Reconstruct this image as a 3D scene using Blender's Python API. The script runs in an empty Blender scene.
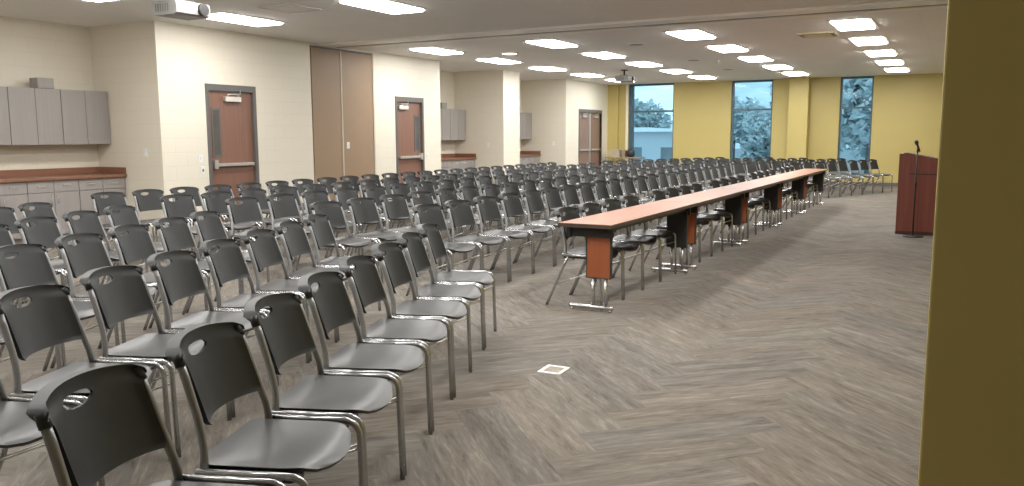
import bpy, bmesh, math, random
from mathutils import Vector, Matrix, noise

random.seed(7)
SC = bpy.context.scene
COL = SC.collection
PI = math.pi
H = 3.08            # ceiling height
WX = -10.1          # plane of the wall with the doors
FY = 25.35          # plane of the yellow window wall
BX = -11.55         # back of the alcoves

# ------------------------------------------------------------------ materials
def new_mat(name):
    m = bpy.data.materials.new(name)
    m.use_nodes = True
    nt = m.node_tree
    return m, nt, nt.nodes['Principled BSDF']

def mat(name, col, rough=0.5, metal=0.0, spec=0.5, var=0.06, scale=8.0, bump=0.0, bscale=60.0, coat=0.0):
    """Plain surface with a little procedural mottling."""
    m, nt, b = new_mat(name)
    b.inputs['Roughness'].default_value = rough
    b.inputs['Metallic'].default_value = metal
    b.inputs['Specular IOR Level'].default_value = spec
    b.inputs['Coat Weight'].default_value = coat
    tc = nt.nodes.new('ShaderNodeTexCoord')
    n = nt.nodes.new('ShaderNodeTexNoise')
    n.inputs['Scale'].default_value = scale
    n.inputs['Detail'].default_value = 3
    nt.links.new(tc.outputs['Object'], n.inputs['Vector'])
    r = nt.nodes.new('ShaderNodeValToRGB')
    lo = [c * (1 - var) for c in col]
    hi = [min(1, c * (1 + var)) for c in col]
    r.color_ramp.elements[0].color = (*lo, 1)
    r.color_ramp.elements[1].color = (*hi, 1)
    r.color_ramp.elements[0].position = 0.3
    r.color_ramp.elements[1].position = 0.7
    nt.links.new(n.outputs['Fac'], r.inputs['Fac'])
    nt.links.new(r.outputs['Color'], b.inputs['Base Color'])
    if bump:
        n2 = nt.nodes.new('ShaderNodeTexNoise')
        n2.inputs['Scale'].default_value = bscale
        nt.links.new(tc.outputs['Object'], n2.inputs['Vector'])
        bp = nt.nodes.new('ShaderNodeBump')
        bp.inputs['Strength'].default_value = bump
        bp.inputs['Distance'].default_value = 0.004
        nt.links.new(n2.outputs['Fac'], bp.inputs['Height'])
        nt.links.new(bp.outputs['Normal'], b.inputs['Normal'])
    return m

def mat_wood(name, c1, c2, rough=0.35, axis='Z', scale=3.0, spec=0.5):
    m, nt, b = new_mat(name)
    b.inputs['Roughness'].default_value = rough
    b.inputs['Specular IOR Level'].default_value = spec
    tc = nt.nodes.new('ShaderNodeTexCoord')
    mp = nt.nodes.new('ShaderNodeMapping')
    s = {'X': (0.6, 14, 14), 'Y': (14, 0.6, 14), 'Z': (14, 14, 0.6)}[axis]
    mp.inputs['Scale'].default_value = s
    n = nt.nodes.new('ShaderNodeTexNoise')
    n.inputs['Scale'].default_value = scale
    n.inputs['Detail'].default_value = 5
    r = nt.nodes.new('ShaderNodeValToRGB')
    r.color_ramp.elements[0].color = (*c1, 1)
    r.color_ramp.elements[1].color = (*c2, 1)
    r.color_ramp.elements[0].position = 0.3
    r.color_ramp.elements[1].position = 0.72
    nt.links.new(tc.outputs['Object'], mp.inputs['Vector'])
    nt.links.new(mp.outputs['Vector'], n.inputs['Vector'])
    nt.links.new(n.outputs['Fac'], r.inputs['Fac'])
    nt.links.new(r.outputs['Color'], b.inputs['Base Color'])
    return m

def mat_block(name, col, rough=0.45):
    """Painted concrete block: running bond joints in shallow relief."""
    m, nt, b = new_mat(name)
    b.inputs['Roughness'].default_value = rough
    tc = nt.nodes.new('ShaderNodeTexCoord')
    sep = nt.nodes.new('ShaderNodeSeparateXYZ')
    add = nt.nodes.new('ShaderNodeMath'); add.operation = 'ADD'
    cmb = nt.nodes.new('ShaderNodeCombineXYZ')
    nt.links.new(tc.outputs['Object'], sep.inputs[0])
    nt.links.new(sep.outputs['X'], add.inputs[0])
    nt.links.new(sep.outputs['Y'], add.inputs[1])
    nt.links.new(add.outputs[0], cmb.inputs['X'])
    nt.links.new(sep.outputs['Z'], cmb.inputs['Y'])
    br = nt.nodes.new('ShaderNodeTexBrick')
    br.inputs['Scale'].default_value = 1.0
    br.inputs['Brick Width'].default_value = 0.405
    br.inputs['Row Height'].default_value = 0.2025
    br.inputs['Mortar Size'].default_value = 0.006
    br.inputs['Mortar Smooth'].default_value = 0.6
    br.inputs['Color1'].default_value = (*col, 1)
    br.inputs['Color2'].default_value = (*[c * 0.985 for c in col], 1)
    br.inputs['Mortar'].default_value = (*[c * 0.93 for c in col], 1)
    nt.links.new(cmb.outputs[0], br.inputs['Vector'])
    nt.links.new(br.outputs['Color'], b.inputs['Base Color'])
    bp = nt.nodes.new('ShaderNodeBump')
    bp.invert = True
    bp.inputs['Strength'].default_value = 0.35
    bp.inputs['Distance'].default_value = 0.004
    nt.links.new(br.outputs['Fac'], bp.inputs['Height'])
    nt.links.new(bp.outputs['Normal'], b.inputs['Normal'])
    return m

def mat_ceiling(name, col):
    """Lay-in tiles 0.61 x 1.22 m with thin joints and a fine speckle."""
    m, nt, b = new_mat(name)
    b.inputs['Roughness'].default_value = 0.75
    tc = nt.nodes.new('ShaderNodeTexCoord')
    br = nt.nodes.new('ShaderNodeTexBrick')
    br.offset = 0.0
    br.inputs['Scale'].default_value = 1.0
    br.inputs['Brick Width'].default_value = 0.61
    br.inputs['Row Height'].default_value = 1.22
    br.inputs['Mortar Size'].default_value = 0.006
    br.inputs['Color1'].default_value = (*col, 1)
    br.inputs['Color2'].default_value = (*[c * 0.97 for c in col], 1)
    br.inputs['Mortar'].default_value = (*[c * 0.94 for c in col], 1)
    mp = nt.nodes.new('ShaderNodeMapping')
    mp.inputs['Location'].default_value = (0.575, -0.04, 0)
    nt.links.new(tc.outputs['Object'], mp.inputs['Vector'])
    nt.links.new(mp.outputs['Vector'], br.inputs['Vector'])
    n = nt.nodes.new('ShaderNodeTexNoise')
    n.inputs['Scale'].default_value = 90
    nt.links.new(tc.outputs['Object'], n.inputs['Vector'])
    mx = nt.nodes.new('ShaderNodeMixRGB'); mx.blend_type = 'MULTIPLY'
    mx.inputs['Fac'].default_value = 0.12
    nt.links.new(br.outputs['Color'], mx.inputs['Color1'])
    nt.links.new(n.outputs['Fac'], mx.inputs['Color2'])
    nt.links.new(mx.outputs['Color'], b.inputs['Base Color'])
    return m

def mat_carpet(name):
    """Plank carpet: streaks run along each plank (UV u), every plank has its own tint."""
    m, nt, b = new_mat(name)
    b.inputs['Roughness'].default_value = 0.95
    b.inputs['Specular IOR Level'].default_value = 0.15
    uv = nt.nodes.new('ShaderNodeUVMap'); uv.uv_map = 'UVMap'
    def streak(sx, sy, detail):
        mp = nt.nodes.new('ShaderNodeMapping')
        mp.inputs['Scale'].default_value = (sx, sy, 1)
        n = nt.nodes.new('ShaderNodeTexNoise')
        n.inputs['Scale'].default_value = 1.0
        n.inputs['Detail'].default_value = detail
        n.inputs['Distortion'].default_value = 1.1
        nt.links.new(uv.outputs['UV'], mp.inputs['Vector'])
        nt.links.new(mp.outputs['Vector'], n.inputs['Vector'])
        return n
    a = streak(2.4, 16, 6)
    c = streak(9.0, 60, 5)
    mx = nt.nodes.new('ShaderNodeMixRGB')
    mx.inputs['Fac'].default_value = 0.42
    nt.links.new(a.outputs['Fac'], mx.inputs['Color1'])
    nt.links.new(c.outputs['Fac'], mx.inputs['Color2'])
    r = nt.nodes.new('ShaderNodeValToRGB')
    e = r.color_ramp.elements
    e[0].position = 0.34; e[0].color = (0.132, 0.115, 0.097, 1)
    e[1].position = 0.66; e[1].color = (0.295, 0.266, 0.228, 1)
    k = e.new(0.45); k.color = (0.190, 0.168, 0.143, 1)
    k = e.new(0.53); k.color = (0.213, 0.190, 0.163, 1)
    nt.links.new(mx.outputs['Color'], r.inputs['Fac'])
    vc = nt.nodes.new('ShaderNodeVertexColor'); vc.layer_name = 'tint'
    ml = nt.nodes.new('ShaderNodeMixRGB'); ml.blend_type = 'MULTIPLY'
    ml.inputs['Fac'].default_value = 1.0
    nt.links.new(r.outputs['Color'], ml.inputs['Color1'])
    nt.links.new(vc.outputs['Color'], ml.inputs['Color2'])
    nt.links.new(ml.outputs['Color'], b.inputs['Base Color'])
    bp = nt.nodes.new('ShaderNodeBump')
    bp.inputs['Strength'].default_value = 0.25
    bp.inputs['Distance'].default_value = 0.004
    nt.links.new(mx.outputs['Color'], bp.inputs['Height'])
    nt.links.new(bp.outputs['Normal'], b.inputs['Normal'])
    return m

def mat_emit(name, col, strength):
    m = bpy.data.materials.new(name); m.use_nodes = True
    nt = m.node_tree; nt.nodes.clear()
    o = nt.nodes.new('ShaderNodeOutputMaterial'); e = nt.nodes.new('ShaderNodeEmission')
    e.inputs['Color'].default_value = (*col, 1); e.inputs['Strength'].default_value = strength
    nt.links.new(e.outputs[0], o.inputs['Surface'])
    return m

def mat_glass(name, tint):
    m = bpy.data.materials.new(name); m.use_nodes = True
    nt = m.node_tree; nt.nodes.clear()
    o = nt.nodes.new('ShaderNodeOutputMaterial')
    t = nt.nodes.new('ShaderNodeBsdfTransparent'); t.inputs['Color'].default_value = (*tint, 1)
    g = nt.nodes.new('ShaderNodeBsdfGlossy'); g.inputs['Roughness'].default_value = 0.03
    n = nt.nodes.new('ShaderNodeTexNoise'); n.inputs['Scale'].default_value = 2.0
    bp = nt.nodes.new('ShaderNodeBump'); bp.inputs['Strength'].default_value = 0.02
    nt.links.new(n.outputs['Fac'], bp.inputs['Height'])
    nt.links.new(bp.outputs['Normal'], g.inputs['Normal'])
    f = nt.nodes.new('ShaderNodeFresnel'); f.inputs['IOR'].default_value = 1.14
    mx = nt.nodes.new('ShaderNodeMixShader')
    nt.links.new(f.outputs[0], mx.inputs['Fac'])
    nt.links.new(t.outputs[0], mx.inputs[1]); nt.links.new(g.outputs[0], mx.inputs[2])
    nt.links.new(mx.outputs[0], o.inputs['Surface'])
    return m

M = dict(
    carpet=mat_carpet('carpet'),
    cream=mat_block('cream_block', (0.74, 0.69, 0.58), 0.42),
    cream_plain=mat('cream_paint', (0.74, 0.69, 0.58), 0.5, var=0.02),
    yellow=mat('yellow_paint', (0.475, 0.385, 0.135), 0.5, var=0.02, scale=2, bump=0.05, bscale=120),
    ceiling=mat_ceiling('ceiling_tile', (0.93, 0.91, 0.89)),
    bulkhead=mat('bulkhead_paint', (0.90, 0.88, 0.86), 0.38, var=0.02),
    slot=mat('dark_slot', (0.13, 0.125, 0.12), 0.6),
    frame=mat('door_frame_gray', (0.115, 0.105, 0.10), 0.4, var=0.03),
    door=mat_wood('door_veneer', (0.185, 0.092, 0.064), (0.235, 0.118, 0.082), 0.4, 'Z', 2.0),
    door_gray=mat_wood('door_faded_veneer', (0.20, 0.125, 0.095), (0.25, 0.155, 0.12), 0.35, 'Z', 2.0),
    door_glass=mat('wired_glass', (0.10, 0.095, 0.09), 0.12, var=0.1),
    metal=mat('silver_metal', (0.66, 0.645, 0.61), 0.32, 0.8, var=0.03),
    chrome=mat('chrome', (0.55, 0.545, 0.54), 0.26, 0.9, var=0.02),
    frame_paint=mat('silver_tube', (0.265, 0.267, 0.268), 0.36, 0.3, var=0.03),
    leg_metal=mat('leg_tube', (0.43, 0.435, 0.44), 0.24, 0.8, var=0.03),
    plastic=mat('charcoal_plastic', (0.0265, 0.0275, 0.0275), 0.46, spec=0.36, var=0.06, scale=14, bump=0.08, bscale=260),
    seat=mat('seat_plastic', (0.050, 0.0495, 0.049), 0.40, spec=0.6, var=0.06, scale=10, bump=0.06, bscale=260),
    black=mat('black_metal', (0.022, 0.021, 0.020), 0.45, var=0.05),
    black_edge=mat('black_edging', (0.03, 0.027, 0.025), 0.5),
    brown_edge=mat('brown_edging', (0.075, 0.05, 0.034), 0.4),
    table_top=mat_wood('table_laminate', (0.27, 0.095, 0.042), (0.34, 0.132, 0.060), 0.40, 'Y', 2.0, spec=0.4),
    table_panel=mat_wood('table_panel_laminate', (0.31, 0.086, 0.030), (0.37, 0.112, 0.043), 0.42, 'Z', 2.0),
    lectern=mat_wood('mahogany', (0.155, 0.036, 0.022), (0.215, 0.055, 0.034), 0.45, 'Z', 2.0),
    lectern_dark=mat_wood('dark_mahogany', (0.055, 0.016, 0.012), (0.075, 0.022, 0.016), 0.45, 'X', 2.0),
    cab=mat_wood('gray_laminate', (0.29, 0.268, 0.255), (0.32, 0.297, 0.283), 0.42, 'Z', 2.0),
    cab_dark=mat('cabinet_gap', (0.10, 0.09, 0.082), 0.6),
    counter=mat_wood('counter_laminate', (0.21, 0.098, 0.06), (0.26, 0.125, 0.078), 0.36, 'Y', 2.0),
    tan=mat('tan_panel', (0.30, 0.205, 0.128), 0.55, var=0.03, scale=3, bump=0.06, bscale=200),
    tan_trim=mat('pale_trim', (0.58, 0.52, 0.42), 0.5, var=0.02),
    white=mat('white_plastic', (0.78, 0.77, 0.74), 0.35, var=0.02),
    projector=mat('projector_shell', (0.24, 0.238, 0.23), 0.5, var=0.03),
    panel_shadow_rim=mat('panel_shadow_rim', (0.62, 0.60, 0.58), 0.6),  # darker gray paints a thin shadow line round the ceiling panel
    diffuser=mat_emit('light_diffuser', (1.0, 0.985, 0.96), 32.0),
    lamp=mat_emit('downlight_lens', (1.0, 0.93, 0.82), 5.0),
    win_frame=mat('teal_gray_frame', (0.055, 0.105, 0.135), 0.4, var=0.04),
    glass=mat_glass('blue_tinted_glass', (0.84, 0.94, 1.0)),
    beige=mat('beige_carton', (0.42, 0.36, 0.26), 0.6),
    lid=mat('carpet_lid', (0.30, 0.265, 0.22), 0.9, var=0.25, scale=40),
    vent_yellow_reflection=mat('vent_yellow_reflection', (0.76, 0.70, 0.50), 0.45, var=0.02),  # reflected yellow is put into the vent's own color
    asphalt=mat('asphalt', (0.34, 0.37, 0.39), 0.9, var=0.2, scale=0.5),
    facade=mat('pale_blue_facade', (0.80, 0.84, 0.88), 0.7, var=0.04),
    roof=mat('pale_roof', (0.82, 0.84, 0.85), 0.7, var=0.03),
    leaf=mat('hazed_foliage', (0.62, 0.68, 0.69), 0.9, var=0.2, scale=1.2),  # distance haze is put into the foliage color
    bark=mat('bark', (0.16, 0.15, 0.14), 0.9, var=0.3),
    tyre=mat('tyre_rubber', (0.02, 0.02, 0.02), 0.8),
)

# ------------------------------------------------------------------ mesh building
class MB:
    def __init__(s):
        s.v, s.f, s.sm = [], [], []
    def add(s, vs, fs, smooth=False):
        o = len(s.v)
        s.v += [tuple(v) for v in vs]
        for f in fs:
            s.f.append(tuple(i + o for i in f)); s.sm.append(smooth)
        return s
    def box(s, x0, x1, y0, y1, z0, z1, b=0.0):
        if b <= 0:
            vs = [(x, y, z) for z in (z0, z1) for y in (y0, y1) for x in (x0, x1)]
            fs = [(0, 2, 3, 1), (4, 5, 7, 6), (0, 1, 5, 4), (2, 6, 7, 3), (0, 4, 6, 2), (1, 3, 7, 5)]
            return s.add(vs, fs)
        bm = bmesh.new()
        r = bmesh.ops.create_cube(bm, size=1.0)
        bmesh.ops.scale(bm, vec=(x1 - x0, y1 - y0, z1 - z0), verts=bm.verts)
        bmesh.ops.translate(bm, vec=((x0 + x1) / 2, (y0 + y1) / 2, (z0 + z1) / 2), verts=bm.verts)
        bmesh.ops.bevel(bm, geom=bm.edges[:], offset=b, segments=2, affect='EDGES', profile=0.5)
        bm.verts.index_update()
        s.add([v.co[:] for v in bm.verts], [tuple(v.index for v in f.verts) for f in bm.faces])
        bm.free()
        return s
    def tube(s, pts, r, n=10, r2=None, cap=True):
        """Round tube along a polyline (parallel transport); r may be a list."""
        P = [Vector(p) for p in pts]
        rs = r if isinstance(r, (list, tuple)) else [r] * len(P)
        T = []
        for i in range(len(P)):
            a = P[max(0, i - 1)]; b = P[min(len(P) - 1, i + 1)]
            T.append((b - a).normalized())
        up = Vector((0, 0, 1)) if abs(T[0].z) < 0.9 else Vector((0, 1, 0))
        N = (up - T[0] * up.dot(T[0])).normalized()
        vs, fs = [], []
        for i, p in enumerate(P):
            if i:
                q = T[i - 1].rotation_difference(T[i]); N = q @ N
                N = (N - T[i] * N.dot(T[i])).normalized()
            B = T[i].cross(N)
            for k in range(n):
                a = 2 * PI * k / n
                vs.append(p + (N * math.cos(a) + B * math.sin(a) * (r2 or 1.0)) * rs[i])
        for i in range(len(P) - 1):
            for k in range(n):
                k2 = (k + 1) % n
                fs.append((i * n + k, i * n + k2, (i + 1) * n + k2, (i + 1) * n + k))
        s.add(vs, fs, True)
        if cap:
            o = len(s.v) - len(vs)
            s.f.append(tuple(o + k for k in reversed(range(n)))); s.sm.append(False)
            e = o + (len(P) - 1) * n
            s.f.append(tuple(e + k for k in range(n))); s.sm.append(False)
        return s
    def disc(s, c, r, z0, z1, n=24, r_top=None):
        rt = r if r_top is None else r_top
        vs = [(c[0] + r * math.cos(2 * PI * k / n), c[1] + r * math.sin(2 * PI * k / n), z0) for k in range(n)]
        vs += [(c[0] + rt * math.cos(2 * PI * k / n), c[1] + rt * math.sin(2 * PI * k / n), z1) for k in range(n)]
        fs = [(k, (k + 1) % n, n + (k + 1) % n, n + k) for k in range(n)]
        s.add(vs, fs, True)
        o = len(s.v) - 2 * n
        s.f.append(tuple(o + k for k in reversed(range(n)))); s.sm.append(False)
        s.f.append(tuple(o + n + k for k in range(n))); s.sm.append(False)
        return s
    def prism(s, poly, axis, a0, a1):
        """Extrude a polygon given in the two other axes along an axis."""
        n = len(poly)
        def pt(p, a):
            return {'x': (a, p[0], p[1]), 'y': (p[0], a, p[1]), 'z': (p[0], p[1], a)}[axis]
        vs = [pt(p, a0) for p in poly] + [pt(p, a1) for p in poly]
        fs = [tuple(range(n)), tuple(range(2 * n - 1, n - 1, -1))]
        fs += [(k, n + k, n + (k + 1) % n, (k + 1) % n) for k in range(n)]
        return s.add(vs, fs)
    def mesh(s, name, m):
        me = bpy.data.meshes.new(name)
        me.from_pydata(s.v, [], s.f)
        me.materials.append(m)
        me.polygons.foreach_set('use_smooth', s.sm)
        bm = bmesh.new(); bm.from_mesh(me)
        bmesh.ops.recalc_face_normals(bm, faces=bm.faces)
        bm.to_mesh(me); bm.free()
        me.update()
        return me
    def build(s, name, m, parent=None):
        o = bpy.data.objects.new(name, s.mesh(name, m))
        COL.objects.link(o)
        if parent: o.parent = parent
        return o

def tag(o, label, cat, group=None):
    o['label'] = label; o['category'] = cat
    if group: o['group'] = group
    return o

def empty(name, loc, label=None, cat=None, group=None, rz=0.0):
    o = bpy.data.objects.new(name, None)
    o.empty_display_size = 0.1
    COL.objects.link(o)
    o.location = loc; o.rotation_euler = (0, 0, rz)
    if label: tag(o, label, cat, group)
    return o

def struct(o, label, cat):
    o['kind'] = 'structure'; o['label'] = label; o['category'] = cat
    return o

def copy_thing(root, loc, rz, label, group=None):
    r = root.copy(); COL.objects.link(r)
    r.location = loc; r.rotation_euler = (0, 0, rz)
    r['label'] = label
    if group: r['group'] = group
    for ch in list(root.children):
        c = ch.copy(); COL.objects.link(c); c.parent = r
        for g in list(ch.children):
            d = g.copy(); COL.objects.link(d); d.parent = c
    return r

ORD = ['first', 'second', 'third', 'fourth', 'fifth', 'sixth', 'seventh', 'eighth', 'ninth', 'tenth', 'eleventh',
       'twelfth', 'thirteenth', 'fourteenth', 'fifteenth', 'sixteenth', 'seventeenth', 'eighteenth', 'nineteenth',
       'twentieth', 'twenty-first', 'twenty-second', 'twenty-third']

# ------------------------------------------------------------------ floor: herringbone plank carpet
def make_floor():
    W, L = 0.25, 1.0
    X0, X1, Y0, Y1 = -11.8, 2.3, -3.6, 25.6
    bm = bmesh.new()
    uvl = bm.loops.layers.uv.new('UVMap')
    cl = bm.loops.layers.color.new('tint')
    R = random.Random(3)
    c45 = math.sqrt(0.5)
    def world(i, j):
        a, b = i * W, j * W
        return ((a - b) * c45 - 4.2, (a + b) * c45 + 9.0, 0.0)
    def plank(i0, i1, j0, j1, along_i):
        cs = [world(i0, j0), world(i1, j0), world(i1, j1), world(i0, j1)]
        if max(c[0] for c in cs) < X0 or min(c[0] for c in cs) > X1: return
        if max(c[1] for c in cs) < Y0 or min(c[1] for c in cs) > Y1: return
        f = bm.faces.new([bm.verts.new(c) for c in cs])
        ou, ov = R.uniform(0, 50), R.uniform(0, 50)
        uv = [(0, 0), (L, 0), (L, W), (0, W)] if along_i else [(0, 0), (0, W), (L, W), (L, 0)]
        t = R.uniform(0.955, 1.045)
        w = R.uniform(-0.012, 0.012)
        for lp, (u, v) in zip(f.loops, uv):
            lp[uvl].uv = (u + ou, v + ov)
            lp[cl] = (min(1, t * (0.92 + w)), min(1, t * 0.92), min(1, t * (0.92 - w)), 1)
    for i in range(-110, 111):
        for j in range(-110, 111):
            t = (i - j) % 8
            if t == 0: plank(i, i + 4, j, j + 1, True)
            elif t == 7: plank(i, i + 1, j, j + 4, False)
    for co, no in (((X0, 0, 0), (-1, 0, 0)), ((X1, 0, 0), (1, 0, 0)), ((0, Y0, 0), (0, -1, 0)), ((0, Y1, 0), (0, 1, 0))):
        g = bm.verts[:] + bm.edges[:] + bm.faces[:]
        bmesh.ops.bisect_plane(bm, geom=g, plane_co=co, plane_no=no, clear_outer=True)
    for f in bm.faces:
        if f.normal.z < 0: f.normal_flip()
    me = bpy.data.meshes.new('floor'); bm.to_mesh(me); bm.free()
    me.materials.append(M['carpet'])
    o = bpy.data.objects.new('floor', me); COL.objects.link(o)
    return struct(o, 'taupe streaked plank carpet laid in herringbone', 'floor')
make_floor()

# ------------------------------------------------------------------ room shell
ce = MB().box(-11.95, 2.4, -3.6, 25.6, H, H + 0.15).build('ceiling', M['ceiling'])
struct(ce, 'pale gray tiled ceiling over the hall', 'ceiling')

# wall with doors, alcoves and pocket (one wall)
T = 0.2
wl = MB()
def pier(y0, y1, x0=WX - T, x1=WX, z0=0.0, z1=H): wl.box(x0, x1, y0, y1, z0, z1)
D1, D2, D3 = (8.94, 9.84), (13.74, 14.62), (22.93, 24.64)
pier(-3.4, 5.18)
pier(8.05, D1[0]); pier(*D1, z0=2.19); pier(D1[1], 11.22)
pier(11.22, 13.0, z0=3.03)
pier(13.0, D2[0]); pier(*D2, z0=2.19); pier(D2[1], 15.34)
pier(21.95, D3[0]); pier(*D3, z0=2.19); pier(D3[1], FY)
wl.box(WX - T - 0.16, WX - T, 11.0, 13.2, 0, H)         # behind the partition pocket
struct(wl.build('wall_left', M['cream']), 'cream painted block wall with doors and cabinet alcoves', 'wall')

struct(MB().box(BX - T, WX, 18.21, 19.08, 0, H).build('trim_6', M['cream']), 'cream block pillar between the middle and far alcoves', 'pillar')
for y in (5.18 - T, 8.05, 15.34 - T, 21.95):            # alcove side walls
    struct(MB().box(BX - T, WX - T, y, y + T, 0, H).build('wall_alcove', M['cream']), 'cream side wall of a cabinet alcove', 'wall')
for a, b in ((5.18, 8.05), (15.34, 18.21), (19.08, 21.95)):
    struct(MB().box(BX - T, BX, a, b, 0, H).build('wall_alcove', M['cream']), 'cream back wall of a cabinet alcove', 'wall')
# window wall
WIN = [(-9.44, -7.94), (-6.15, -4.93), (-3.06, -2.19)]
wf = MB()
xs = [WX - T] + [x for w in WIN for x in w] + [2.2]
for k in range(0, len(xs), 2):
    wf.box(xs[k], xs[k + 1], FY, FY + 0.24, 0, H)
for a, b in WIN:
    wf.box(a, b, FY, FY + 0.24, 0, 0.28)
struct(wf.build('wall_far', M['yellow']), 'yellow painted window wall at the far end', 'wall')
struct(MB().box(2.0, 2.2, -3.4, FY, 0, H).build('wall_right', M['yellow']), 'yellow side wall behind the lectern', 'wall')
struct(MB().box(WX - T, 2.2, -3.6, -3.4, 0, H).build('wall_near', M['cream_plain']), 'cream wall behind the camera position', 'wall')
struct(MB().box(-0.045, 2.0, 2.4, 3.3, 0, H, 0.006).build('trim_1', M['yellow']), 'broad yellow pier at the edge of the view', 'pier')
struct(MB().box(-4.40, -3.86, FY - 0.42, FY, 0, H, 0.004).build('trim_2', M['yellow']), 'yellow square pilaster between the windows', 'pilaster')
struct(MB().box(WX, -9.76, FY - 0.14, FY, 0, H).build('trim_3', M['yellow']), 'narrow yellow corner pilaster beside the first window', 'pilaster')
bb = MB()
bb.box(-9.76, -4.40, FY - 0.015, FY, 0.001, 0.10); bb.box(-3.86, 2.0, FY - 0.015, FY, 0.001, 0.10)
struct(bb.build('baseboard_far', M['frame']), 'dark gray rubber base along the window wall', 'baseboard')
bb = MB()
for a, b in ((8.05, 8.87), (9.91, 11.2), (13.02, 13.67), (14.69, 15.34), (18.21, 19.08), (21.95, 22.86), (24.71, FY - 0.14)):
    bb.box(WX, WX + 0.012, a, b, 0.001, 0.10)
struct(bb.build('baseboard_left', M['frame']), 'dark gray rubber base along the door wall', 'baseboard')

# bulkhead of the operable partition, with its track slot
bk = MB().box(WX, 2.0, 11.45, 11.80, H - 0.035, H, 0.006).box(WX, 2.0, 11.97, 12.16, H - 0.035, H, 0.006)
bko = bk.build('trim_4', M['bulkhead'])
MB().box(WX, 2.0, 11.80, 11.97, H - 0.02, H - 0.002).build('track_slot', M['slot'], bko)
struct(bko, 'painted ceiling bulkhead strip with dark partition track', 'bulkhead')

# partition pocket doors
pd = empty('door_4', (WX, 12.1, 0))
struct(pd, 'two tall tan partition panels closed in the cream wall', 'partition')
MB().box(-0.06, 0.0, -0.85, -0.085, 0.02, 3.0, 0.004).build('panel', M['tan'], pd)
MB().box(-0.06, 0.0, -0.055, 0.86, 0.02, 3.0, 0.004).build('panel', M['tan'], pd)
MB().box(-0.06, 0.012, -0.083, -0.057, 0.02, 3.0).build('seam_trim', M['tan_trim'], pd)
MB().box(-0.06, 0.012, 0.862, 0.9, 0.02, 3.03).build('edge_trim', M['tan_trim'], pd)
MB().box(-0.05, 0.004, -0.88, 0.9, 3.0, 3.035).build('head_track', M['slot'], pd)

# ------------------------------------------------------------------ doors
def make_door(name, y0, y1, hinge_high, label):
    """Single veneer door in a gray steel frame; hinge_high: hinges at the larger y."""
    d = empty(name, (WX, (y0 + y1) / 2, 0)); struct(d, label, 'door')
    w = (y1 - y0) / 2
    f = MB().box(-0.16, 0.015, -w - 0.06, -w + 0.002, 0, 2.25, 0.004).box(-0.16, 0.015, w - 0.002, w + 0.06, 0, 2.25, 0.004)
    f.box(-0.16, 0.015, -w, w, 2.15, 2.25, 0.004)
    f.build('door_frame', M['frame'], d)
    lf = MB().box(-0.08, -0.035, -w + 0.006, w - 0.006, 0.01, 2.145, 0.003).build('door_leaf', M['door'], d)
    s = 1 if hinge_high else -1
    wy0, wy1 = sorted((-s * (w - 0.06), -s * (w - 0.24)))
    wf_ = MB()
    wf_.box(-0.037, -0.026, wy0, wy1, 1.86, 1.89).box(-0.037, -0.026, wy0, wy1, 1.13, 1.16)
    wf_.box(-0.037, -0.026, wy0, wy0 + 0.03, 1.16, 1.86).box(-0.037, -0.026, wy1 - 0.03, wy1, 1.16, 1.86)
    g = wf_.build('vision_frame', M['frame'], lf)
    MB().box(-0.036, -0.031, wy0 + 0.03, wy1 - 0.03, 1.16, 1.86).build('vision_glass', M['door_glass'], lf)
    pb = MB().box(-0.035, 0.03, -w + 0.05, w - 0.05, 0.985, 1.035, 0.006)
    yl = -s * (w - 0.065)
    pb.box(-0.035, 0.045, yl - 0.035, yl + 0.035, 0.95, 1.09, 0.008)
    pb.build('push_bar', M['metal'], lf)
    yc = s * 0.02 if hinge_high else -0.23
    cb = MB().box(-0.035, 0.03, yc - 0.16, yc + 0.16, 1.99, 2.07, 0.006)
    cb.tube([(0.005, yc - 0.10, 2.07), (0.02, yc - 0.10, 2.10), (0.05, yc + 0.12, 2.11), (0.01, yc + 0.16, 2.17)], 0.010, 8)
    cb.tube([(0.005, yc + 0.12, 2.07), (0.01, yc + 0.12, 2.10)], 0.014, 8)
    cb.build('door_closer', M['metal'], lf)
    return d
make_door('door_1', D1[0], D1[1], True, 'brown veneer door beside the large cabinet alcove')
make_door('door_2', D2[0], D2[1], False, 'brown veneer door between the tan panels and the middle alcove')

d3 = empty('door_3', (WX, sum(D3) / 2, 0)); struct(d3, 'pair of brown double doors with silver mullion near the window wall', 'door')
w3 = (D3[1] - D3[0]) / 2
f = MB().box(-0.16, 0.015, -w3 - 0.06, -w3, 0, 2.25, 0.004).box(-0.16, 0.015, w3, w3 + 0.06, 0, 2.25, 0.004).box(-0.16, 0.015, -w3, w3, 2.15, 2.25, 0.004)
f.build('door_frame', M['frame'], d3)
MB().box(-0.09, -0.01, -0.045, 0.045, 0.0, 2.15, 0.004).build('mullion', M['metal'], d3)
for a, b in ((-w3 + 0.005, -0.05), (0.05, w3 - 0.005)):
    lf = MB().box(-0.085, -0.04, a, b, 0.01, 2.145, 0.003).build('door_leaf', M['door_gray'], d3)
    MB().box(-0.04, 0.02, a + 0.05, b - 0.03, 0.985, 1.035, 0.006).build('push_bar', M['metal'], lf)
    yc = (a + b) / 2
    cb = MB().box(-0.04, 0.02, yc - 0.15, yc + 0.15, 2.0, 2.07, 0.006)
    cb.tube([(0.0, yc - 0.10, 2.07), (0.01, yc - 0.1, 2.10), (0.04, yc + 0.1, 2.11), (0.0, yc + 0.16, 2.17)], 0.010, 8)
    cb.build('door_closer', M['metal'], lf)

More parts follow.
